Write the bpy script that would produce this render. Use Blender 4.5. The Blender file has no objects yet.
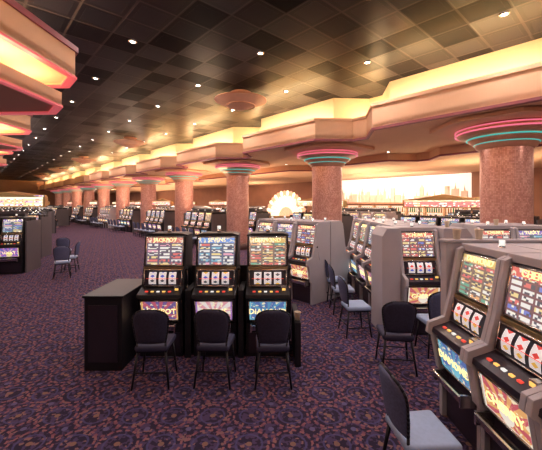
import bpy, bmesh, math, random
from mathutils import Matrix, Vector
random.seed(7)
scene = bpy.context.scene
COL = scene.collection
D = (-0.674, 0.739); N = (0.739, 0.674)
def P(s, t, z=0.0): return Vector((D[0]*s+N[0]*t, D[1]*s+N[1]*t, z))
ROT_FACE_N_NEG = math.atan2(N[1], N[0]) - math.pi/2   # local -Y -> -n
BAY = 5.69; S0 = 2.18; TC = 10.07

# ---------------- node helpers ----------------
class NT:
    def __init__(self, name):
        self.m = bpy.data.materials.new(name); self.m.use_nodes = True
        self.t = self.m.node_tree; self.b = self.t.nodes['Principled BSDF']
    def n(self, typ, **kw):
        x = self.t.nodes.new(typ)
        for k, v in kw.items(): setattr(x, k, v)
        return x
    def lk(self, a, b): self.t.links.new(a, b)
    def inp(self, sock, v):
        if isinstance(v, (int, float)): sock.default_value = v
        elif isinstance(v, (tuple, list)):
            sock.default_value = v if len(sock.default_value) == len(v) else tuple(v)+(1,)
        else: self.lk(v, sock)
    def math(self, op, a, b=None, c=None):
        x = self.n('ShaderNodeMath', operation=op)
        self.inp(x.inputs[0], a)
        if b is not None: self.inp(x.inputs[1], b)
        if c is not None: self.inp(x.inputs[2], c)
        return x.outputs[0]
    def mix(self, f, a, b, blend='MIX'):
        x = self.n('ShaderNodeMix', data_type='RGBA', blend_type=blend)
        self.inp(x.inputs[0], f); self.inp(x.inputs[6], a); self.inp(x.inputs[7], b)
        return x.outputs[2]
    def comb(self, x_, y_, z_=0.0):
        x = self.n('ShaderNodeCombineXYZ')
        self.inp(x.inputs[0], x_); self.inp(x.inputs[1], y_); self.inp(x.inputs[2], z_)
        return x.outputs[0]
    def ramp(self, f, cols, const=True):
        x = self.n('ShaderNodeValToRGB'); r = x.color_ramp
        if const: r.interpolation = 'CONSTANT'
        k = len(cols)
        while len(r.elements) < k: r.elements.new(0.5)
        for i, c in enumerate(cols):
            r.elements[i].position = i/k if const else i/(k-1)
            r.elements[i].color = tuple(c)+(1,)
        self.inp(x.inputs[0], f); return x.outputs[0]
    def noise(self, vec, scale, detail=2):
        x = self.n('ShaderNodeTexNoise'); x.inputs['Scale'].default_value = scale
        x.inputs['Detail'].default_value = detail
        if vec is not None: self.lk(vec, x.inputs['Vector'])
        return x.outputs[0]
    def white(self, vec):
        x = self.n('ShaderNodeTexWhiteNoise', noise_dimensions='3D'); self.lk(vec, x.inputs['Vector']); return x.outputs[0]
    def obj(self): return self.n('ShaderNodeTexCoord').outputs['Object']
    def uv(self):
        s = self.n('ShaderNodeSeparateXYZ'); self.lk(self.n('ShaderNodeTexCoord').outputs['UV'], s.inputs[0])
        return s.outputs[0], s.outputs[1]
    def sep(self, v):
        s = self.n('ShaderNodeSeparateXYZ'); self.lk(v, s.inputs[0]); return s.outputs
    def bump(self, h, strength=0.3, dist=0.02):
        x = self.n('ShaderNodeBump'); x.inputs['Strength'].default_value = strength
        x.inputs['Distance'].default_value = dist
        self.lk(h, x.inputs['Height']); self.lk(x.outputs[0], self.b.inputs['Normal'])
    def set(self, color=None, rough=None, metal=None, emis=None, es=None, coat=None):
        if color is not None: self.inp(self.b.inputs['Base Color'], color)
        if rough is not None: self.inp(self.b.inputs['Roughness'], rough)
        if metal is not None: self.inp(self.b.inputs['Metallic'], metal)
        if emis is not None: self.inp(self.b.inputs['Emission Color'], emis)
        if es is not None: self.inp(self.b.inputs['Emission Strength'], es)
        if coat is not None: self.b.inputs['Coat Weight'].default_value = coat
        return self.m

def plain(name, color, rough=0.5, metal=0.0, var=0.12, scale=6, coat=None):
    t = NT(name); nz = t.noise(t.obj(), scale, 3)
    c = t.mix(nz, tuple(x*(1-var) for x in color), tuple(min(1, x*(1+var)) for x in color))
    return t.set(color=c, rough=rough, metal=metal, coat=coat)
def glow(name, color, strength):
    t = NT(name); return t.set(color=tuple(x*0.5 for x in color), emis=color, es=strength, rough=0.4)

# ---------------- materials ----------------
def carpet():
    t = NT('casino_carpet'); o = t.obj(); x, y, z = t.sep(o)
    def rings(ox, oy, per):
        u = t.math('FRACT', t.math('ADD', t.math('DIVIDE', x, per), ox)); v = t.math('FRACT', t.math('ADD', t.math('DIVIDE', y, per), oy))
        u = t.math('SUBTRACT', u, 0.5); v = t.math('SUBTRACT', v, 0.5)
        r = t.math('SQRT', t.math('ADD', t.math('MULTIPLY', u, u), t.math('MULTIPLY', v, v)))
        a = t.math('ARCTAN2', v, u)
        return r, a
    def band(r, c, w): return t.math('LESS_THAN', t.math('ABSOLUTE', t.math('SUBTRACT', r, c)), w)
    per = 0.42
    r1, a1 = rings(0, 0, per); r2, a2 = rings(0.5, 0.5, per)
    sp = t.n('ShaderNodeTexVoronoi'); sp.inputs['Scale'].default_value = 32; t.lk(o, sp.inputs['Vector'])
    cc = t.sep(sp.outputs['Color'])
    col = t.mix(t.math('GREATER_THAN', cc[0], 0.6), (0.034, 0.025, 0.055), (0.095, 0.065, 0.15))
    col = t.mix(t.math('GREATER_THAN', cc[1], 0.90), col, (0.30, 0.16, 0.16))
    dash = t.math('GREATER_THAN', t.math('SINE', t.math('MULTIPLY', a1, 14)), -0.2)
    col = t.mix(t.math('MULTIPLY', band(r1, 0.45, 0.028), dash), col, (0.33, 0.14, 0.16))
    col = t.mix(t.math('MULTIPLY', band(r1, 0.30, 0.024), 0.7), col, (0.11, 0.10, 0.26))
    dash2 = t.math('GREATER_THAN', t.math('SINE', t.math('MULTIPLY', a2, 8)), 0.0)
    col = t.mix(t.math('MULTIPLY', t.math('MULTIPLY', band(r2, 0.25, 0.04), dash2), 0.8), col, (0.26, 0.10, 0.14))
    col = t.mix(t.math('LESS_THAN', r1, 0.07), col, (0.30, 0.17, 0.13))
    col = t.mix(t.math('LESS_THAN', r2, 0.07), col, (0.15, 0.13, 0.28))
    fz = t.noise(o, 220, 2)
    col = t.mix(t.math('MULTIPLY', fz, 0.6), col, (0.022, 0.015, 0.028))
    t.bump(fz, 0.35, 0.01)
    t.b.inputs['Specular IOR Level'].default_value = 0.15
    return t.set(color=col, rough=0.95)

def ceil_tile():
    t = NT('black_ceiling_tile'); o = t.obj(); x, y, z = t.sep(o)
    s = t.math('ADD', t.math('MULTIPLY', x, D[0]), t.math('MULTIPLY', y, D[1]))
    w = t.math('ADD', t.math('MULTIPLY', x, N[0]), t.math('MULTIPLY', y, N[1]))
    S = t.math('DIVIDE', s, 0.72); W = t.math('DIVIDE', w, 0.72)
    fs = t.math('ABSOLUTE', t.math('SUBTRACT', t.math('FRACT', S), 0.5)); fw = t.math('ABSOLUTE', t.math('SUBTRACT', t.math('FRACT', W), 0.5))
    mx = t.math('MAXIMUM', fs, fw)
    line = t.math('GREATER_THAN', mx, 0.47)
    rim = t.math('GREATER_THAN', mx, 0.36)
    wn = t.white(t.comb(t.math('FLOOR', S), t.math('FLOOR', W), 1.0))
    inner = t.mix(wn, (0.003, 0.003, 0.005), (0.018, 0.015, 0.022))
    inner = t.mix(t.math('MULTIPLY', rim, 0.5), inner, (0.003, 0.002, 0.003))
    col = t.mix(line, inner, (0.042, 0.032, 0.034))
    t.bump(t.math('ADD', t.math('MULTIPLY', rim, 0.5), t.math('MULTIPLY', line, -0.8)), 0.5, 0.03)
    t.inp(t.b.inputs['Specular IOR Level'], t.math('ADD', t.math('MULTIPLY', wn, 0.28), 0.03))
    return t.set(color=col, rough=0.32)

def mosaic():
    t = NT('column_mosaic'); u, v = t.uv()
    U = t.math('MULTIPLY', u, 96); V = t.math('MULTIPLY', v, 88)
    wn = t.white(t.comb(t.math('FLOOR', U), t.math('FLOOR', V), 3.0))
    wav = t.noise(t.comb(t.math('MULTIPLY', u, 22), t.math('MULTIPLY', v, 14), 0.0), 1.0, 3)
    f = t.math('ADD', t.math('MULTIPLY', wn, 0.45), t.math('MULTIPLY', wav, 0.5))
    c = t.ramp(f, [(0.40, 0.17, 0.15), (0.62, 0.31, 0.26), (0.78, 0.46, 0.39), (0.95, 0.70, 0.60)], False)
    fu = t.math('ABSOLUTE', t.math('SUBTRACT', t.math('FRACT', U), 0.5)); fv = t.math('ABSOLUTE', t.math('SUBTRACT', t.math('FRACT', V), 0.5))
    g = t.math('GREATER_THAN', t.math('MAXIMUM', fu, fv), 0.45)
    c = t.mix(t.math('MULTIPLY', g, 0.6), c, (0.30, 0.13, 0.12))
    return t.set(color=c, rough=0.3, metal=0.3)

def pay_mat(name, seed, bg, title, pal, cols=3, rows=9, es=1.0):
    t = NT(name); u, v = t.uv()
    rnd = t.n('ShaderNodeObjectInfo').outputs['Random']
    U = t.math('MULTIPLY', u, cols); V = t.math('MULTIPLY', v, rows)
    cu = t.math('FLOOR', U); cv = t.math('FLOOR', V)
    wn = t.white(t.comb(t.math('ADD', cu, seed), cv, t.math('MULTIPLY', rnd, 7.0)))
    c = t.ramp(wn, pal)
    U2 = t.math('MULTIPLY', u, cols*5); V2 = t.math('MULTIPLY', v, rows*2)
    g = t.white(t.comb(t.math('FLOOR', U2), t.math('FLOOR', V2), seed))
    c = t.mix(t.math('GREATER_THAN', g, 0.62), c, (0.02, 0.02, 0.05))
    c = t.mix(t.math('GREATER_THAN', g, 0.85), c, (1, 0.95, 0.8))
    fu = t.math('ABSOLUTE', t.math('SUBTRACT', t.math('FRACT', U), 0.5)); fv = t.math('ABSOLUTE', t.math('SUBTRACT', t.math('FRACT', V), 0.5))
    m = t.math('MAXIMUM', t.math('GREATER_THAN', fu, 0.42), t.math('GREATER_THAN', fv, 0.33))
    c = t.mix(m, c, bg)
    ti = t.math('GREATER_THAN', v, 0.80)
    tn = t.noise(t.comb(t.math('MULTIPLY', u, 16), t.math('MULTIPLY', v, 10), seed), 1.0, 1)
    tc = t.mix(t.math('GREATER_THAN', tn, 0.55), title, (1.0, 0.9, 0.65))
    c = t.mix(ti, c, tc)
    c = t.mix(0.2, c, (0.62, 0.52, 0.50))
    return t.set(color=(0.02, 0.02, 0.02), rough=0.12, emis=c, es=es)

def belly_mat(name, seed, a, b, cc, es=0.9):
    t = NT(name); u, v = t.uv()
    du = t.math('MULTIPLY', t.math('SUBTRACT', u, 0.5), 1.6); dv = t.math('SUBTRACT', v, 0.3)
    r = t.math('SQRT', t.math('ADD', t.math('MULTIPLY', du, du), t.math('MULTIPLY', dv, dv)))
    ang = t.math('ARCTAN2', dv, du)
    ray = t.math('GREATER_THAN', t.math('SINE', t.math('MULTIPLY', ang, 12)), 0.0)
    c = t.mix(ray, a, b)
    nz = t.noise(t.comb(t.math('MULTIPLY', u, 9), t.math('MULTIPLY', v, 6), seed), 1.0, 2)
    c = t.mix(t.math('GREATER_THAN', nz, 0.6), c, (1.0, 0.85, 0.55))
    c = t.mix(t.math('LESS_THAN', r, 0.26), c, cc)
    ed = t.math('GREATER_THAN', t.math('MAXIMUM', t.math('ABSOLUTE', t.math('SUBTRACT', u, 0.5)), t.math('ABSOLUTE', t.math('SUBTRACT', v, 0.5))), 0.46)
    c = t.mix(ed, c, cc)
    c = t.mix(0.12, c, (0.6, 0.5, 0.55))
    return t.set(color=(0.02, 0.02, 0.02), rough=0.12, emis=c, es=es)

def reel_mat():
    t = NT('slot_reel_strip'); u, v = t.uv()
    rnd = t.n('ShaderNodeObjectInfo').outputs['Random']
    V = t.math('ADD', t.math('MULTIPLY', v, 2.6), t.math('MULTIPLY', rnd, 3.0))
    fv = t.math('SUBTRACT', t.math('FRACT', V), 0.5); fu = t.math('SUBTRACT', u, 0.5)
    r = t.math('ADD', t.math('ABSOLUTE', fu), t.math('ABSOLUTE', fv))
    wn = t.white(t.comb(t.math('FLOOR', V), 1.0, t.math('MULTIPLY', rnd, 5.0)))
    c = t.ramp(wn, [(0.7, 0.06, 0.05), (0.1, 0.15, 0.6), (0.08, 0.10, 0.12), (0.8, 0.5, 0.1)])
    c = t.mix(t.math('LESS_THAN', r, 0.34), (0.85, 0.84, 0.85), c)
    return t.set(color=c, rough=0.4, emis=c, es=0.45)

M = {}
M['carpet'] = carpet(); M['ceil'] = ceil_tile(); M['mosaic'] = mosaic()
M['cream'] = plain('soffit_plaster', (0.86, 0.54, 0.33), 0.8, var=0.05, scale=2)
M['cream2'] = plain('soffit_plaster_underside', (0.86, 0.52, 0.31), 0.8, var=0.05, scale=2)
M['covewall'] = plain('cove_wall_plaster', (0.95, 0.80, 0.52), 0.8, var=0.04)
M['trimdark'] = plain('mauve_trim', (0.36, 0.10, 0.12), 0.5)
M['wall'] = plain('back_wall_paint', (0.42, 0.22, 0.15), 0.8, var=0.2, scale=1.5)
M['walldark'] = plain('dark_wall_paint', (0.07, 0.045, 0.05), 0.8)
M['copper'] = plain('copper_capital', (0.74, 0.40, 0.26), 0.4, 0.3)
M['base'] = plain('column_base_stone', (0.10, 0.06, 0.06), 0.35)
M['teal'] = glow('teal_neon', (0.10, 0.65, 0.58), 0.7)
M['pink'] = glow('pink_neon', (0.95, 0.20, 0.32), 0.9)
M['redneon'] = glow('red_neon_strip', (0.90, 0.14, 0.16), 0.5)
M['downlight'] = glow('downlight_lens', (1.0, 0.93, 0.88), 25)
M['blackwood'] = plain('black_laminate', (0.008, 0.007, 0.010), 0.45, var=0.3)
M['grey'] = plain('light_grey_laminate', (0.46, 0.43, 0.46), 0.45, var=0.06)
M['chrome'] = plain('chrome_trim', (0.65, 0.62, 0.6), 0.22, 1.0)
M['brass'] = plain('brass_trim', (0.7, 0.5, 0.25), 0.3, 1.0)
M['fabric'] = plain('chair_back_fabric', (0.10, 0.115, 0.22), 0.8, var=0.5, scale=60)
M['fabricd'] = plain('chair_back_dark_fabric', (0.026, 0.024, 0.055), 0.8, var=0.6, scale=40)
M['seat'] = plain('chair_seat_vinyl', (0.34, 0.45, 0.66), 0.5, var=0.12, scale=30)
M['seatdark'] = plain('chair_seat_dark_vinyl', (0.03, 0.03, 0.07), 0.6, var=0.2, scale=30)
M['frame'] = plain('chair_black_metal', (0.02, 0.02, 0.028), 0.35, 0.5)
M['cup'] = plain('coin_cup_plastic', (0.75, 0.62, 0.45), 0.4)

# ---------------- mesh builder ----------------
class MB:
    def __init__(self, mats):
        self.bm = bmesh.new(); self.uvl = self.bm.loops.layers.uv.new('UVMap'); self.mats = mats
    def mi(self, m):
        if m not in self.mats: self.mats.append(m)
        return self.mats.index(m)
    def face(self, pts, m, uvs=None, smooth=False):
        vs = [self.bm.verts.new(p) for p in pts]
        f = self.bm.faces.new(vs); f.material_index = self.mi(m); f.smooth = smooth
        if uvs:
            for l, uv in zip(f.loops, uvs): l[self.uvl].uv = uv
        return f
    def merge(self, b2, m, mat=None, smooth=False):
        i = self.mi(m)
        for f in b2.faces: f.material_index = i; f.smooth = smooth
        if mat is not None: bmesh.ops.transform(b2, matrix=mat, verts=b2.verts)
        tmp = bpy.data.meshes.new('tmp'); b2.to_mesh(tmp); b2.free()
        self.bm.from_mesh(tmp); bpy.data.meshes.remove(tmp)
    def box(self, x0, x1, y0, y1, z0, z1, m, bev=0.0, mat=None):
        b = bmesh.new(); bmesh.ops.create_cube(b, size=1)
        bmesh.ops.transform(b, matrix=Matrix.Translation(((x0+x1)/2, (y0+y1)/2, (z0+z1)/2)) @ Matrix.Diagonal((x1-x0, y1-y0, z1-z0, 1)), verts=b.verts)
        if bev > 0: bmesh.ops.bevel(b, geom=b.edges[:], offset=bev, segments=2, affect='EDGES', profile=0.7)
        self.merge(b, m, mat)
    def prism(self, prof, x0, x1, m, bev=0.0, mat=None, axis='X'):
        def mk(a, b_, c):
            return {'X': (c, a, b_), 'Y': (a, c, b_), 'Z': (a, b_, c)}[axis]
        b = bmesh.new()
        v0 = [b.verts.new(mk(a, c, x0)) for a, c in prof]; v1 = [b.verts.new(mk(a, c, x1)) for a, c in prof]
        b.faces.new(v0); b.faces.new(v1[::-1]); k = len(prof)
        for i in range(k): b.faces.new((v0[(i+1) % k], v0[i], v1[i], v1[(i+1) % k]))
        bmesh.ops.recalc_face_normals(b, faces=b.faces)
        if bev > 0: bmesh.ops.bevel(b, geom=b.edges[:], offset=bev, segments=2, affect='EDGES', profile=0.7)
        self.merge(b, m, mat)
    def cyl(self, p0, p1, r0, r1, m, seg=12):
        p0 = Vector(p0); p1 = Vector(p1); d = p1-p0
        b = bmesh.new(); bmesh.ops.create_cone(b, cap_ends=True, segments=seg, radius1=r0, radius2=r1, depth=d.length)
        q = d.to_track_quat('Z', 'Y').to_matrix().to_4x4()
        self.merge(b, m, Matrix.Translation((p0+p1)/2) @ q, True)
    def sph(self, c, r, m, seg=12):
        b = bmesh.new(); bmesh.ops.create_uvsphere(b, u_segments=seg, v_segments=seg//2+2, radius=r)
        self.merge(b, m, Matrix.Translation(c), True)
    def lathe(self, prof, m, seg=48, c=(0, 0), smooth=True):
        L = 0; ls = [0]
        for i in range(1, len(prof)):
            L += math.dist(prof[i], prof[i-1]); ls.append(L)
        rings = [[self.bm.verts.new((c[0]+r*math.cos(2*math.pi*k/seg), c[1]+r*math.sin(2*math.pi*k/seg), z)) for k in range(seg)] for r, z in prof]
        idx = self.mi(m)
        for i in range(len(prof)-1):
            for k in range(seg):
                k2 = (k+1) % seg
                f = self.bm.faces.new((rings[i][k], rings[i][k2], rings[i+1][k2], rings[i+1][k]))
                f.material_index = idx; f.smooth = smooth
                uvs = [(k/seg, ls[i]/L), ((k+1)/seg, ls[i]/L), ((k+1)/seg, ls[i+1]/L), (k/seg, ls[i+1]/L)]
                for l, uv in zip(f.loops, uvs): l[self.uvl].uv = uv
    def torus(self, R, r, z, m, seg=48, rs=8, c=(0, 0)):
        self.lathe([(R+r*math.cos(a), z+r*math.sin(a)) for a in [2*math.pi*i/rs for i in range(rs+1)]], m, seg, c)
    def mesh(self, name):
        me = bpy.data.meshes.new(name); self.bm.to_mesh(me); self.bm.free()
        for m in self.mats: me.materials.append(m)
        return me
def add(name, me, loc=(0, 0, 0), rz=0.0, sc=None):
    o = bpy.data.objects.new(name, me); COL.objects.link(o)
    o.location = loc; o.rotation_euler = (0, 0, rz)
    if sc: o.scale = sc
    return o

# ---------------- room shell ----------------
SA, SB, TA, TB = -10, 64, -10, 20.5
ZC = 5.8
def slab(name, s0, s1, t0, t1, z0, z1, m):
    b = MB([]); pr = [tuple(P(s, t)[:2]) for s, t in ((s0, t0), (s1, t0), (s1, t1), (s0, t1))]
    b.prism(pr, z0, z1, m, axis='Z'); return add(name, b.mesh(name))
slab('floor', SA, SB, TA, TB, -0.2, 0, M['carpet'])
slab('ceiling', SA, SB, TA, TB, ZC, ZC+0.2, M['ceil'])
slab('wall_back', SA, SB, TB, TB+0.2, 0, ZC, M['wall'])
slab('wall_left', SA, SB, TA-0.2, TA, 0, ZC, M['walldark'])
slab('wall_right', SA-0.2, SA, TA, TB, 0, ZC, M['wall'])
slab('wall_far', SB, SB+0.2, TA, TB, 0, ZC, M['wall'])

def strip(b, pts, z0, z1, th, m):
    for (s0, t0), (s1, t1) in zip(pts, pts[1:]):
        pr = [tuple(P(s, t)[:2]) for s, t in ((s0, t0), (s1, t1), (s1, t1+th), (s0, t0+th))]
        b.prism(pr, z0, z1, m, axis='Z')
def region(b, pts, tend, z0, z1, m):
    for (s0, t0), (s1, t1) in zip(pts, pts[1:]):
        pr = [tuple(P(s, t)[:2]) for s, t in ((s0, t0), (s1, t1), (s1, tend), (s0, tend))]
        b.prism(pr, z0, z1, m, axis='Z')
def clamp_pts(pts):
    return [(min(max(s, SA), SB), t) for s, t in pts if SA-6 < s < SB+6]
zr = []
TR = 8.0
for k in range(-3, 12):
    c = S0+0.7+BAY*k
    zr += [(c-1.85, TR), (c+1.85, TR), (c+2.6, TR+0.95), (c+3.09, TR+0.95)]
zr = clamp_pts(zr)
zl = []
for k in range(-3, 11):
    s0 = 6.48+BAY*k
    zl += [(s0-2.9, -0.86), (s0-2.2, -0.86), (s0, 1.34), (s0+0.6, 1.34)]
zl = clamp_pts(zl)
def sh(pts, dt): return [(s, t+dt) for s, t in pts]
b = MB([])
region(b, zr, TB, 4.32, 4.45, M['cream2'])
strip(b, zr, 4.28, 4.90, 0.10, M['cream'])
strip(b, sh(zr, -0.05), 4.88, 4.97, 0.18, M['cream'])
strip(b, sh(zr, -0.03), 4.26, 4.32, 0.14, M['trimdark'])
strip(b, sh(zr, 0.95), 4.45, ZC, 0.1, M['covewall'])
add('ceiling_soffit_right', b.mesh('soffit_r'))
b = MB([])
zr2 = sh(zr, 4.6)
region(b, zr2, TB, 4.02, 4.32, M['cream'])
strip(b, sh(zr2, -0.03), 4.0, 4.06, 0.12, M['trimdark'])
add('ceiling_soffit_rear', b.mesh('soffit_rear'))
b = MB([])
region(b, zl, TA, 4.50, 4.62, M['cream2'])
strip(b, zl, 4.46, 4.92, -0.10, M['cream'])
strip(b, sh(zl, 0.05), 4.90, 4.99, -0.18, M['trimdark'])
strip(b, sh(zl, 0.03), 4.44, 4.475, -0.14, M['redneon'])
strip(b, sh(zl, -0.95), 4.62, ZC, -0.1, M['covewall'])
l2 = sh(zl, -0.2)
region(b, l2, TA, 3.95, 4.03, M['cream2'])
strip(b, l2, 3.93, 4.16, -0.08, M['cream'])
strip(b, sh(l2, 0.02), 3.91, 3.945, -0.12, M['redneon'])
strip(b, sh(l2, -0.8), 4.03, 4.50, -0.08, M['covewall'])
add('ceiling_soffit_left', b.mesh('soffit_l'))
slab('baseboard_back', SA, SB, TB-0.05, TB, 0, 0.15, M['walldark'])
slab('baseboard_far', SB-0.05, SB, TA, TB, 0, 0.15, M['walldark'])

# ---------------- columns ----------------
b = MB([])
b.lathe([(0.01, 0), (0.70, 0), (0.70, 0.22), (0.64, 0.28), (0.58, 0.30)], M['base'])
b.lathe([(0.56, 0.28), (0.56, 3.72)], M['mosaic'])
b.lathe([(0.58, 3.66), (0.65, 3.70), (0.68, 3.80), (0.76, 3.84), (0.82, 3.88), (0.85, 3.95), (0.96, 3.98), (1.06, 4.02), (1.12, 4.08), (1.12, 4.16), (1.02, 4.19), (1.02, 4.33)], M['copper'])
b.torus(0.69, 0.014, 3.80, M['teal']); b.torus(0.86, 0.018, 3.93, M['teal']); b.torus(1.125, 0.018, 4.06, M['pink']); b.torus(1.13, 0.014, 4.15, M['pink'])
oc = [(1.75*math.cos(math.pi/8+i*math.pi/4), 1.75*math.sin(math.pi/8+i*math.pi/4)) for i in range(8)]
b.prism(oc, 4.20, 4.30, M['cream'], axis='Z', bev=0.015)
col_me = b.mesh('casino_column')
for k in range(-1, 11):
    add('casino_column', col_me, P(S0+BAY*k, TC), ROT_FACE_N_NEG)

# ---------------- slot machines ----------------
R = (0.85, 0.12, 0.10); Y = (0.95, 0.72, 0.28); B = (0.12, 0.18, 0.65); W = (0.95, 0.9, 0.85); G = (0.10, 0.40, 0.25); Pk = (0.9, 0.38, 0.5); C = (0.18, 0.5, 0.68); O = (0.95, 0.45, 0.16)
VAR = [
 (pay_mat('payglass_a', 1, (0.08, 0.03, 0.10), (0.75, 0.15, 0.1), [W, Y, R, Pk, B, W]), belly_mat('bellyglass_a', 1, (0.5, 0.05, 0.10), (0.1, 0.05, 0.25), (0.9, 0.5, 0.1)), 'JACKPOT'),
 (pay_mat('payglass_b', 2, (0.05, 0.09, 0.20), (0.1, 0.3, 0.8), [W, R, Y, W, C, Pk]), belly_mat('bellyglass_b', 2, (0.75, 0.3, 0.35), (0.85, 0.75, 0.7), (0.3, 0.12, 0.5)), 'SEVENS'),
 (pay_mat('payglass_c', 3, (0.22, 0.11, 0.06), (0.8, 0.5, 0.1), [Y, O, W, G, R, Y], 3, 10), belly_mat('bellyglass_c', 3, (0.05, 0.3, 0.5), (0.03, 0.12, 0.4), (0.15, 0.55, 0.7)), 'DIAMOND'),
 (pay_mat('payglass_d', 4, (0.16, 0.02, 0.03), (0.85, 0.1, 0.06), [R, W, Y, W, B], 4, 8), belly_mat('bellyglass_d', 4, (0.6, 0.06, 0.08), (0.85, 0.4, 0.1), (0.95, 0.85, 0.7)), 'CHERRY'),
 (pay_mat('payglass_e', 5, (0.03, 0.10, 0.13), (0.2, 0.1, 0.6), [C, W, Pk, Y, B], 2, 9), belly_mat('bellyglass_e', 5, (0.1, 0.1, 0.5), (0.5, 0.1, 0.5), (0.95, 0.8, 0.3)), 'LUCKY'),
]
RE = reel_mat()
M['panelblk'] = plain('reel_surround', (0.025, 0.018, 0.03), 0.3)
M['btnY'] = glow('button_amber', (1.0, 0.6, 0.15), 1.0); M['btnR'] = glow('button_red', (0.9, 0.08, 0.05), 0.9); M['btnW'] = glow('button_white', (0.9, 0.9, 0.85), 0.9)
def text_mesh(txt, size):
    cu = bpy.data.curves.new('t', 'FONT'); cu.body = txt; cu.size = size; cu.align_x = 'CENTER'; cu.align_y = 'CENTER'; cu.extrude = 0.004
    cu.resolution_u = 2
    o = bpy.data.objects.new('t', cu); COL.objects.link(o); bpy.context.view_layer.update()
    me = bpy.data.meshes.new_from_object(o.evaluated_get(bpy.context.evaluated_depsgraph_get()))
    bpy.data.objects.remove(o); return me
M['txt'] = glow('glass_lettering', (1.0, 0.80, 0.35), 1.3)
HW = 0.32
def slot(vi, body, wings):
    pay, bel, title = VAR[vi]
    b = MB([])
    prof = [(-0.27, 0), (0.34, 0), (0.34, 1.76), (0.30, 1.79), (-0.02, 1.79), (-0.07, 1.78), (-0.15, 1.32), (-0.17, 1.29), (-0.22, 1.03), (-0.42, 0.96), (-0.43, 0.91), (-0.37, 0.88), (-0.31, 0.54), (-0.27, 0.50)]
    hb = HW if not wings else HW-0.015
    b.prism(prof, -hb, hb, body, bev=0.006)
    def panel(p0, p1, x0, x1, m, off=0.012, frame=True):
        dy, dz = p1[0]-p0[0], p1[1]-p0[1]; L = math.hypot(dy, dz); ny, nz = -dz/L, dy/L
        a = (p0[0]+ny*off, p0[1]+nz*off); c = (p1[0]+ny*off, p1[1]+nz*off)
        b.face([(x0, a[0], a[1]), (x1, a[0], a[1]), (x1, c[0], c[1]), (x0, c[0], c[1])], m, [(0, 0), (1, 0), (1, 1), (0, 1)])
        if frame:
            o2 = off+0.006
            a2 = (p0[0]+ny*o2, p0[1]+nz*o2); c2 = (p1[0]+ny*o2, p1[1]+nz*o2)
            for xx in (x0-0.008, x1+0.008):
                b.cyl((xx, a2[0], a2[1]), (xx, c2[0], c2[1]), 0.010, 0.010, M['chrome'], 6)
            for q in (a2, c2):
                b.cyl((x0-0.01, q[0], q[1]), (x1+0.01, q[0], q[1]), 0.010, 0.010, M['chrome'], 6)
        return ny, nz
    panel((-0.147, 1.345), (-0.076, 1.765), -0.275, 0.275, pay)
    panel((-0.222, 1.045), (-0.178, 1.275), -0.275, 0.275, M['panelblk'])
    for cx in (-0.15, 0.0, 0.15):
        n = 6; a0, a1 = (-0.225, 1.075), (-0.188, 1.25)
        for i in range(n):
            f0, f1 = i/n, (i+1)/n
            pp = []
            for f in (f0, f1):
                bul = 0.014+0.022*math.sin(math.pi*f)
                pp.append((a0[0]+(a1[0]-a0[0])*f-bul, a0[1]+(a1[1]-a0[1])*f))
            b.face([(cx-0.055, pp[0][0], pp[0][1]), (cx+0.055, pp[0][0], pp[0][1]), (cx+0.055, pp[1][0], pp[1][1]), (cx-0.055, pp[1][0], pp[1][1])], RE, [(0, f0), (1, f0), (1, f1), (0, f1)], True)
    b.cyl((-0.24, -0.248, 1.16), (0.24, -0.248, 1.16), 0.003, 0.003, M['btnR'], 5)
    panel((-0.318, 0.57), (-0.372, 0.865), -0.265, 0.265, bel)
    for i, mm in enumerate(('btnR', 'btnY', 'btnW', 'btnY', 'btnR')):
        x = -0.2+i*0.085
        b.box(x-0.022, x+0.022, -0.355, -0.328, 0.975, 0.998, M[mm], 0.004)
    b.box(0.20, 0.28, -0.33, -0.24, 0.99, 1.05, M['chrome'], 0.008)
    b.box(0.215, 0.265, -0.336, -0.328, 1.005, 1.035, M['btnY'])
    b.prism([(-0.31, 0.42), (-0.42, 0.44), (-0.45, 0.52), (-0.43, 0.525), (-0.40, 0.465), (-0.31, 0.455)], -0.24, 0.24, M['chrome'], 0.003)
    for sx in (-1, 1): b.box(sx*0.24-0.012, sx*0.24+0.012, -0.44, -0.28, 0.42, 0.535, M['chrome'], 0.004)
    b.box(-0.28, 0.28, -0.278, -0.268, 0.06, 0.36, M['panelblk'], 0.003)
    b.box(-0.30, 0.30, -0.185, -0.13, 1.285, 1.325, M['brass'], 0.006)
    b.prism([(-0.33, 1.78), (0.33, 1.78), (0.33, 1.80), (0.24, 1.825), (-0.24, 1.825), (-0.33, 1.80)], -0.04, 0.32, body, 0.006, axis='Y')
    b.cyl((0.0, 0.12, 1.82), (0.0, 0.12, 1.88), 0.03, 0.03, M['chrome']); b.cyl((0.0, 0.12, 1.88), (0.0, 0.12, 1.93), 0.026, 0.026, M['btnW'])
    b.cyl((HW, -0.05, 0.98), (HW+0.03, -0.05, 0.98), 0.04, 0.035, M['chrome'])
    b.cyl((HW+0.025, -0.05, 0.98), (HW+0.025, -0.13, 1.27), 0.010, 0.008, M['chrome'], 8); b.sph((HW+0.025, -0.135, 1.29), 0.025, M['blackwood'], 10)
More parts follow.
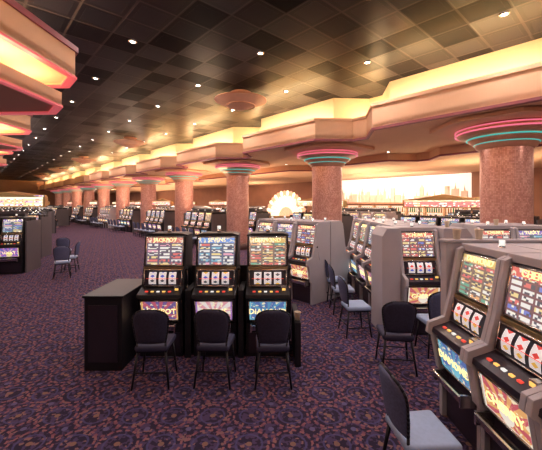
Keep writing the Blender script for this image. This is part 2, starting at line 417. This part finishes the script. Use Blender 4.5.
    if wings:
        wp = [(-0.32, 0), (0.345, 0), (0.345, 1.84), (-0.06, 1.84), (-0.14, 1.80), (-0.225, 1.32), (-0.29, 1.07), (-0.46, 1.01), (-0.48, 0.90), (-0.42, 0.86), (-0.36, 0.52), (-0.32, 0.48)]
        for x0, x1 in ((-HW-0.033, -HW+0.02), (HW-0.02, HW+0.033)): b.prism(wp, x0, x1, M['grey'], 0.008)
        b.box(-HW-0.03, HW+0.02, 0.33, 0.35, 0, 1.84, M['grey'], 0.004)
        b.box(-HW-0.03, HW+0.02, -0.08, 0.35, 1.79, 1.86, M['grey'], 0.01)
    if title:
        tm = text_mesh(title, 0.115); t2 = bmesh.new(); t2.from_mesh(tm); bpy.data.meshes.remove(tm)
        ang = math.atan2(0.054, 0.295)
        mt = Matrix.Translation((0, -0.366, 0.70)) @ Matrix.Rotation(math.pi/2+ang, 4, 'X')
        b.merge(t2, M['txt'], mt)
        tm = text_mesh(title, 0.085); t2 = bmesh.new(); t2.from_mesh(tm); bpy.data.meshes.remove(tm)
        mt = Matrix.Translation((0, -0.105, 1.725)) @ Matrix.Rotation(math.pi/2-math.atan2(0.071, 0.42), 4, 'X')
        b.merge(t2, M['txt'], mt)
    return b.mesh('slot_machine_%d' % vi)
SM = [slot(i, M['blackwood'], False) for i in range(5)]
SG = [slot(i, M['panelblk'], True) for i in range(5)]
def place_slot(x, y, rz, v, grey=False):
    return add('slot_machine', (SG if grey else SM)[v % 5], (x, y, 0), rz)

M['darkgrey'] = plain('dark_grey_laminate', (0.10, 0.09, 0.10), 0.45, var=0.1)
def bank(nrow, seed, grey=False, sign=False, single=False, up=0.0):
    b = MB([]); rr = random.Random(seed)
    srcs = SG if grey else SM
    for side in ((0,) if single else (0, 1)):
        for i in range(nrow):
            me = srcs[rr.randrange(5)]
            idx = [b.mi(m) for m in me.materials]
            t2 = bmesh.new(); t2.from_mesh(me)
            for f in t2.faces: f.material_index = idx[f.material_index]
            mt = Matrix.Rotation(math.pi*side, 4, 'Z') @ Matrix.Translation(((i-(nrow-1)/2)*0.74, -0.36 if not single else 0, 0))
            bmesh.ops.transform(t2, matrix=mt, verts=t2.verts)
            tmp = bpy.data.meshes.new('tmp'); t2.to_mesh(tmp); t2.free(); b.bm.from_mesh(tmp); bpy.data.meshes.remove(tmp)
    w = nrow*0.74/2
    if not single:
        em = M['grey'] if grey else M['darkgrey']
        b.box(-w-0.05, -w, -0.55, 0.55, 0, 1.7, em, 0.01); b.box(w, w+0.05, -0.55, 0.55, 0, 1.7, em, 0.01)
    if sign:
        y0 = -0.1
        for x in (-w*0.6, w*0.6): b.cyl((x, y0+0.1, 1.78), (x, y0+0.1, 2.15), 0.03, 0.03, M['chrome'])
        b.prism([(-w, 2.12), (w, 2.12), (w, 2.42+up), (w*0.5, 2.5+up), (0, 2.62+up), (-w*0.5, 2.5+up), (-w, 2.42+up)], y0, y0+0.2, M['brass'], 0.01, axis='Y')
        for yy, f in ((y0-0.006, 1), (y0+0.206, -1)):
            pts = [(-w+0.06, yy, 2.16), (w-0.06, yy, 2.16), (w-0.06, yy, 2.4+up), (-w+0.06, yy, 2.4+up)]
            b.face(pts if f > 0 else pts[::-1], SIGN[seed % 3], [(0, 0), (1, 0), (1, 1), (0, 1)])
    else:
        b.prism([(-0.14, 1.93), (-0.09, 1.84), (0.09, 1.84), (0.14, 1.93), (0.14, 2.02), (0.12, 2.02), (0.12, 1.94), (-0.12, 1.94), (-0.12, 2.02), (-0.14, 2.02)], -1.3, 1.3, M['darkgrey'])  # added trough, made up to house the upward fill light
    return b.mesh('slot_bank')
SIGN = [pay_mat('marquee_sign_red', 11, (0.8, 0.12, 0.08), (1, 0.5, 0.2), [R, O, Y, W], 9, 3, 1.8), pay_mat('marquee_sign_gold', 12, (0.9, 0.5, 0.2), (1, 0.8, 0.5), [Y, W, Pk, O], 8, 3, 1.8), pay_mat('marquee_sign_pink', 13, (0.75, 0.25, 0.4), (0.4, 0.3, 1), [Pk, W, C, W], 10, 3, 1.8)]
BK = [bank(4, 1), bank(4, 2, True), bank(4, 3, False, True), bank(4, 4, False, True), bank(4, 5)]
BL = [bank(4, 6, False, True, up=0.3), bank(4, 7, False, True, up=0.15), bank(4, 8, False, True, up=0.3)]

# ---------------- chairs ----------------
def chair(seatm, fabm):
    b = MB([])
    t = bmesh.new(); bmesh.ops.create_cube(t, size=1)
    bmesh.ops.transform(t, matrix=Matrix.Diagonal((0.44, 0.42, 0.075, 1)), verts=t.verts)
    bmesh.ops.bevel(t, geom=t.edges[:], offset=0.034, segments=4, affect='EDGES', profile=0.6)
    for v in t.verts:
        if v.co.y < 0: v.co.x *= 0.93
    b.merge(t, seatm, Matrix.Translation((0, 0.02, 0.485)), True)
    b.box(-0.19, 0.19, -0.16, 0.2, 0.425, 0.452, M['frame'], 0.008)
    nx, nz = 12, 12; fr = []; bk = []
    def wid(f): return 0.165+0.045*math.sin(min(1, f*1.15)*math.pi*0.55) if f < 0.7 else 0.21*math.sqrt(max(0.0, 1-((f-0.7)/0.33)**2))+0.0
    for j in range(nz+1):
        f = j/nz; z = 0.56+0.43*f; w = max(wid(f), 0.05); rf = []; rb = []
        for i in range(nx+1):
            g = i/nx*2-1; x = g*w
            y = -0.20-0.07*f + 0.045*(g*w/0.21)**2
            edge = 1-max(abs(g), abs(2*f-1))**6
            th = 0.012+0.018*edge
            rf.append(b.bm.verts.new((x, y+th, z))); rb.append(b.bm.verts.new((x, y-th, z)))
        fr.append(rf); bk.append(rb)
    mi = b.mi(fabm); fs = []
    for j in range(nz):
        for i in range(nx):
            fs.append(b.bm.faces.new((fr[j][i], fr[j][i+1], fr[j+1][i+1], fr[j+1][i])))
            fs.append(b.bm.faces.new((bk[j][i+1], bk[j][i], bk[j+1][i], bk[j+1][i+1])))
        fs.append(b.bm.faces.new((bk[j][0], fr[j][0], fr[j+1][0], bk[j+1][0])))
        fs.append(b.bm.faces.new((fr[j][nx], bk[j][nx], bk[j+1][nx], fr[j+1][nx])))
    for i in range(nx):
        fs.append(b.bm.faces.new((fr[0][i+1], fr[0][i], bk[0][i], bk[0][i+1])))
        fs.append(b.bm.faces.new((fr[nz][i], fr[nz][i+1], bk[nz][i+1], bk[nz][i])))
    for f in fs: f.material_index = mi; f.smooth = True
    loop = []
    for j in range(nz+1):
        f = j/nz; loop.append((max(wid(f), 0.05)+0.008, -0.20-0.07*f+0.045*(wid(f)/0.21)**2, 0.56+0.43*f))
    for sx in (-1, 1):
        pts = [(sx*0.17, -0.17, 0.44)]+[(sx*p[0], p[1], p[2]) for p in loop]
        for p, q in zip(pts, pts[1:]): b.cyl(p, q, 0.012, 0.012, M['frame'], 8)
    b.cyl((-loop[-1][0], loop[-1][1], loop[-1][2]), (loop[-1][0], loop[-1][1], loop[-1][2]), 0.012, 0.012, M['frame'], 8)
    for sx in (-1, 1):
        b.cyl((sx*0.225, -0.22, 0), (sx*0.17, -0.16, 0.44), 0.013, 0.018, M['frame'], 8)
        b.cyl((sx*0.225, 0.22, 0), (sx*0.18, 0.17, 0.44), 0.013, 0.018, M['frame'], 8)
        b.cyl((sx*0.207, -0.20, 0.16), (sx*0.207, 0.205, 0.16), 0.009, 0.009, M['frame'], 8)
    b.cyl((-0.205, 0.205, 0.2), (0.205, 0.205, 0.2), 0.009, 0.009, M['frame'], 8)
    b.cyl((-0.205, -0.20, 0.2), (0.205, -0.20, 0.2), 0.009, 0.009, M['frame'], 8)
    return b.mesh('casino_chair')
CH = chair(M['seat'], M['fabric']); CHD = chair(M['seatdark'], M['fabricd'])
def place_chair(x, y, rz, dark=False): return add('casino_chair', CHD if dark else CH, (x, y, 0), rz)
HP = math.pi/2
for x, v in ((-1.64, 0), (-0.84, 1), (-0.05, 2)): place_slot(x, 5.22, 0, v)
b = MB([])
b.box(-2.56, -2.04, 4.52, 5.52, 0, 1.00, M['blackwood'], 0.012); b.box(-2.58, -2.02, 4.50, 5.54, 1.00, 1.03, M['blackwood'], 0.008)
b.box(-2.50, -2.10, 4.508, 4.52, 0.12, 0.9, M['panelblk'], 0.003)
add('slot_end_counter', b.mesh('end_counter'))
b = MB([])
for x0, x1 in ((-1.28, -1.19), (-0.49, -0.41)): b.box(x0, x1, 4.90, 5.50, 0, 1.0, M['blackwood'], 0.006)
b.box(0.34, 0.42, 4.62, 5.52, 0, 0.62, M['blackwood'], 0.006); b.box(-1.95, 0.34, 5.58, 5.62, 0, 1.25, M['blackwood'], 0.006)
add('slot_island_divider', b.mesh('divider'))
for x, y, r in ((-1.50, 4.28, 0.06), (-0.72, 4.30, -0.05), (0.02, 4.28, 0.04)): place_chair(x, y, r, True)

base = Vector((0.92, 7.9, 0))
for k in range(3):
    c = base + Vector((D[0], D[1], 0))*0.72*k
    place_slot(c.x, c.y, ROT_FACE_N_NEG, k+3, True)
    c2 = c + Vector((N[0], N[1], 0))*0.72
    place_slot(c2.x, c2.y, ROT_FACE_N_NEG+math.pi, k+1, True)
    if k < 2:
        c3 = c + Vector((N[0], N[1], 0))*1.62; place_chair(c3.x, c3.y, ROT_FACE_N_NEG+math.pi)
place_slot(2.62, 6.02, 0, 3, True)
b = MB([])
b.prism([(1.93, 0), (2.25, 0), (2.25, 1.86), (2.02, 1.86), (1.93, 1.72)], 5.72, 6.36, M['grey'], 0.012, axis='Y')
b.prism([(2.99, 0), (3.50, 0), (3.50, 1.72), (3.40, 1.86), (2.99, 1.86)], 5.72, 6.36, M['grey'], 0.012, axis='Y')
add('slot_end_cabinet', b.mesh('end_cabinet'))
for k in range(4):
    place_slot(2.45, 6.82+0.72*k, -HP, k, True); place_slot(3.19, 6.82+0.72*k, HP, k+2, True)
place_chair(1.48, 5.85, -HP+0.1); place_chair(1.50, 7.0, -HP); place_chair(1.5, 7.9, -HP+0.1)
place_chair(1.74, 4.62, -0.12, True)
place_chair(2.55, 5.1, 0.0)
for k in range(2): place_slot(4.35+0.72*k, 6.5, 0, k+3, True)
for k in range(2): place_slot(4.35+0.72*k, 7.24, math.pi, k+1, True)
for k in range(3):
    place_slot(2.17, 3.27-0.71*k, -HP, (2, 3, 1)[k], True)
    place_slot(2.89, 3.27-0.71*k, HP, (k+1), True)
b = MB([]); b.box(1.95, 3.15, 3.67, 3.80, 0, 1.86, M['grey'], 0.015); b.box(1.93, 3.17, 3.66, 3.81, 1.86, 1.89, M['grey'], 0.008)
add('slot_row_end_panel', b.mesh('row_end'))
place_chair(1.17, 2.62, -HP+0.08)

b = MB([]); b.lathe([(0.001, 0), (0.033, 0), (0.045, 0.11), (0.048, 0.115), (0.043, 0.11), (0.031, 0.01), (0.001, 0.01)], M['cup'], 20)
cup = b.mesh('coin_cup')
for p in ((0.38, 4.75, 0.621), (2.35, 3.73, 1.891), (2.1, 3.73, 1.891), (3.2, 6.0, 1.861), (4.5, 6.6, 1.861)): add('coin_cup', cup, p)

# ---------------- distant banks ----------------
rr = random.Random(3)
FILL_UP = []
for k in range(0, 11):
    sc = S0+BAY*k
    for t, off in ((12.6, 2.4), (15.3, 1.6), (18.0, 2.6)):
        s = sc+off
        if s < 61 and not (k == 2 and t > 14):
            bi = (k+int(t)) % 5
            add('slot_bank', BK[bi], P(s, t), ROT_FACE_N_NEG)
            FILL_UP.append((s, t, bi))
            for q in range(4):
                if k < 7 and t < 16: place_chair(*P(s-1.1+q*0.74, t-1.3)[:2], ROT_FACE_N_NEG)
    if k >= 2:
        s = sc+2.85
        if s < 61:
            bi = (k*2+1) % 5
            add('slot_bank', BK[bi], P(s, 9.9), ROT_FACE_N_NEG); FILL_UP.append((s, 9.9, bi))
            for q in range(4): place_chair(*P(s-1.1+q*0.74, 8.6)[:2], ROT_FACE_N_NEG)
for k in range(0, 8):
    s = 31+3.9*k
    if s < 60:
        add('slot_bank', BK[(k+2) % 5], P(s, 4.2), ROT_FACE_N_NEG)
        if k > 1: add('slot_bank', BK[(k+3) % 5], P(s+1.5, 6.9), ROT_FACE_N_NEG)
for i, (xr, y) in enumerate(((-8.1, 10.6), (-9.7, 13.6), (-12.0, 17.0), (-14.3, 20.5), (-16.9, 24.3), (-19.6, 28.0))):
    for j in range(2):
        add('slot_bank', BL[(i+j) % 3] if i > 0 else BK[4], (xr-1.55-3.3*j, y+0.4, 0), 0.25)
    if i < 4:
        for q in range(3):
            place_chair(xr-0.5-0.74*q, y-1.1, rr.uniform(-0.3, 0.3))
place_chair(-6.45, 10.2, 0.5); place_chair(-6.75, 11.1, 1.9); place_chair(-7.9, 12.6, 0.4)

# ---------------- skyline mural ----------------
b = MB([]); rm = random.Random(12)
M['mural2'] = plain('mural_relief', (1.0, 0.74, 0.62), 0.7, var=0.2, scale=5)
M['mglow'] = glow('mural_backlight', (1.0, 0.84, 0.70), 1.1)
b.box(-4.6, 4.6, -0.10, 0.0, 0, 1.62, M['mglow'], 0.02)
x = -4.5
while x < 4.3:
    w = rm.uniform(0.12, 0.4); h = rm.uniform(0.2, 0.95)
    b.box(x, x+w, -0.20-rm.random()*0.12, -0.12, 0, h, M['mural2'], 0.01)
    if rm.random() < 0.6: b.cyl((x+w/2, -0.18, h), (x+w/2, -0.18, h+0.35), 0.05, 0.005, M['mural2'], 6)
    x += w+rm.uniform(0.0, 0.12)
b.box(-4.7, 4.7, -0.45, 0.0, -0.12, 0, M['copper'], 0.02)
add('skyline_mural', b.mesh('skyline_mural'), P(10.6, TB-0.02, 2.35), ROT_FACE_N_NEG)
b = MB([]); M['niche'] = glow('bar_niche_light', (1.0, 0.74, 0.52), 1.1)
BOT = [plain('bottle_'+n_, c_, 0.15) for n_, c_ in (('amber', (0.4, 0.14, 0.03)), ('green', (0.05, 0.22, 0.08)), ('clear', (0.7, 0.7, 0.75)))]
b.box(-4.6, 4.6, -0.05, 0, 0.95, 2.12, M['niche'])
for i in range(9): b.box(-4.6+i*1.125-0.06 if i else -4.6, -4.6+i*1.125+0.06, -0.32, 0, 0.0, 2.16, M['cream'], 0.01)
for zz in (0.95, 1.35, 1.75): b.box(-4.6, 4.6, -0.28, -0.05, zz-0.03, zz, M['brass'], 0.004)
for zz in (0.95, 1.35, 1.75):
    x = -4.45
    while x < 4.4:
        if abs(((x+4.6) % 1.125)-0.56) < 0.45:
            m_ = rm.choice(BOT); b.cyl((x, -0.17, zz), (x, -0.17, zz+0.2), 0.04, 0.04, m_, 8); b.cyl((x, -0.17, zz+0.2), (x, -0.17, zz+0.3), 0.035, 0.012, m_, 8)
        x += 0.13
b.box(-4.6, 4.6, -0.45, -0.02, 0, 0.9, M['blackwood'], 0.01)
add('back_bar', b.mesh('back_bar'), P(10.6, TB-0.06, 0), ROT_FACE_N_NEG)
# fan marquee
b = MB([]); M['fan1'] = glow('fan_sign_white', (1.0, 0.80, 0.52), 1.9); M['fan2'] = glow('fan_sign_pink', (1.0, 0.46, 0.26), 1.3)
b.box(-0.5, 0.5, -0.3, 0.3, 0, 1.2, M['blackwood'], 0.02); b.box(-1.35, 1.35, -0.22, 0.22, 1.2, 1.38, M['brass'], 0.02)
n = 18
for i in range(n):
    a0 = math.pi*i/n; a1 = math.pi*(i+1)/n
    for r0, r1, mm, yy in ((0.0, 0.45, 'fan2', -0.10), (0.47, 1.05, 'fan1', -0.05), (1.08, 1.3, 'fan2' if i % 2 else 'fan1', 0.0)):
        g = 0.012
        pr = [(max(r0, 0.02)*math.cos(a0+g), 1.38+max(r0, 0.02)*math.sin(a0+g)), (r1*math.cos(a0+g), 1.38+r1*math.sin(a0+g)), (r1*1.04*math.cos((a0+a1)/2), 1.38+r1*1.04*math.sin((a0+a1)/2)), (r1*math.cos(a1-g), 1.38+r1*math.sin(a1-g)), (max(r0, 0.02)*math.cos(a1-g), 1.38+max(r0, 0.02)*math.sin(a1-g))]
        b.prism(pr, yy, 0.1, M[mm], axis='Y')
fp = Vector(((286-271)/330*19.5, 19.5, 0))
add('fan_marquee_sign', b.mesh('fan_sign'), fp, ROT_FACE_N_NEG+0.7, (0.88, 0.9, 1.12))

# hanging dish lights
b = MB([])
M['dish'] = plain('dish_bronze', (0.85, 0.55, 0.40), 0.55, 0.0)
b.lathe([(0.01, -0.55), (0.12, -0.54), (0.30, -0.47), (0.55, -0.36), (0.78, -0.27), (0.82, -0.24), (0.80, -0.22), (0.5, -0.30), (0.01, -0.42)], M['dish'], 40)
b.torus(0.81, 0.02, -0.24, M['copper'], 40)
b.torus(0.45, 0.018, -0.415, M['copper'], 40)
b.cyl((0, 0, -0.42), (0, 0, 0), 0.05, 0.05, M['dish']); b.lathe([(0.01, -0.06), (0.3, -0.05), (0.34, 0.0)], M['dish'], 32)
dish = b.mesh('ceiling_dish_lamp')
d0 = Vector((-0.96, 10.5, ZC))
for k in range(0, 5):
    add('ceiling_dish_lamp', dish, d0+Vector((D[0], D[1], 0))*9.8*k)

# ---------------- lights ----------------
def area(loc, sx, sy, power, color, rx=0.0, rz=0.0, shape='RECTANGLE'):
    l = bpy.data.lights.new('room_and_fill_light', 'AREA'); l.shape = shape; l.size = sx
    if shape == 'RECTANGLE': l.size_y = sy
    l.energy = power; l.color = color
    o = bpy.data.objects.new('room_and_fill_light', l); COL.objects.link(o); o.location = loc; o.rotation_euler = (rx, 0, rz)
    return o
SR = math.atan2(D[1], D[0])
warm = (1.0, 0.76, 0.44)
for k in range(-2, 11):
    c = S0+0.7+BAY*k
    if c < SB-2 and c > SA+2:
        area(P(c, TR+0.65, 4.52), 3.5, 0.3, 150, warm, math.pi, SR)
        if c+2.85 < SB-1: area(P(c+2.85, TR+1.6, 4.52), 1.2, 0.3, 62, warm, math.pi, SR)
    s0 = 6.48+BAY*k
    if SA+3 < s0 < SB-2:
        for (sa, ta), (sb, tb) in (((s0-2.2, -0.86), (s0, 1.34)), ((s0, 1.34), (s0+0.6, 1.34)), ((s0+0.6, 1.34), (s0+2.8, -0.86))):
            m = P((sa+sb)/2, (ta+tb)/2-0.5); v = P(sb, tb)-P(sa, ta); an = math.atan2(v.y, v.x)
            area((m.x, m.y, 4.68), v.length*0.8, 0.25, 28*v.length, warm, math.pi, an)
            m = P((sa+sb)/2, (ta+tb)/2-0.6)
            area((m.x, m.y, 4.08), v.length*0.8, 0.2, 12*v.length, warm, math.pi, an)
for s, t, bi in FILL_UP:
    if bi not in (2, 3) and s < 50:
        area(P(s, t, 1.96), 2.4, 0.2, 120, (1.0, 0.70, 0.46), math.pi, SR)  # fill light added on top of the bank to brighten the soffit underside
b = MB([]); b2pos = []
for i in range(-2, 20):
    for t in (2.6, 5.0, 7.3):
        s = 1.6+2.85*i + (1.4 if t == 5.0 else 0)
        if SA+1 < s < 60: b2pos.append((s, t, ZC))
for i in range(-2, 20):
    for t in (9.6, 12.2):
        s = 0.8+2.85*i
        if abs(((s-S0+BAY/2) % BAY)-BAY/2) < 1.3 and t < 11: s += 1.42
        if SA+1 < s < 60: b2pos.append((s, t, 4.32))
for s, t, z in b2pos:
    p = P(s, t)
    b.lathe([(0.001, z-0.012), (0.05, z-0.012)], M['downlight'], 14, (p.x, p.y)); b.lathe([(0.05, z-0.012), (0.055, z-0.02), (0.09, z-0.015), (0.09, z-0.002)], M['chrome'], 16, (p.x, p.y))
add('recessed_downlights', b.mesh('downlights'))
for s, t, z in b2pos:
    if s < 34 and z > 5:
        area(P(s, t, z-0.03), 0.14, 0.14, 32, (1.0, 0.81, 0.78), 0, 0, 'DISK')
for k in range(-1, 10):
    for t, off in ((9.2, 2.85), (14.0, 0), (17.0, 2.85), (-3.0, 1.0)):
        s = S0+BAY*k+off
        if s < SB-1: area(P(s, t, (4.0 if t > 12 else 4.24) if t > 0 else 3.88), 0.5, 0.5, 65, (1.0, 0.75, 0.60), 0, 0, 'DISK')
area(P(10.6, TB-2.0, 3.95), 7, 0.3, 160, (1.0, 0.78, 0.6), math.radians(50), ROT_FACE_N_NEG)

w = bpy.data.worlds.new('World'); scene.world = w; w.use_nodes = True
w.node_tree.nodes['Background'].inputs[0].default_value = (0.2, 0.15, 0.2, 1); w.node_tree.nodes['Background'].inputs[1].default_value = 0.2

cam = bpy.data.cameras.new('Camera'); co = bpy.data.objects.new('Camera', cam); COL.objects.link(co)
co.location = (0, 0, 2.3); co.rotation_euler = (HP, 0, 0)
cam.sensor_width = 36; cam.lens = 330/542*36; cam.shift_y = -22/542; cam.clip_end = 200
scene.camera = co
scene.view_settings.view_transform = 'Standard'
scene.view_settings.exposure = 0.0
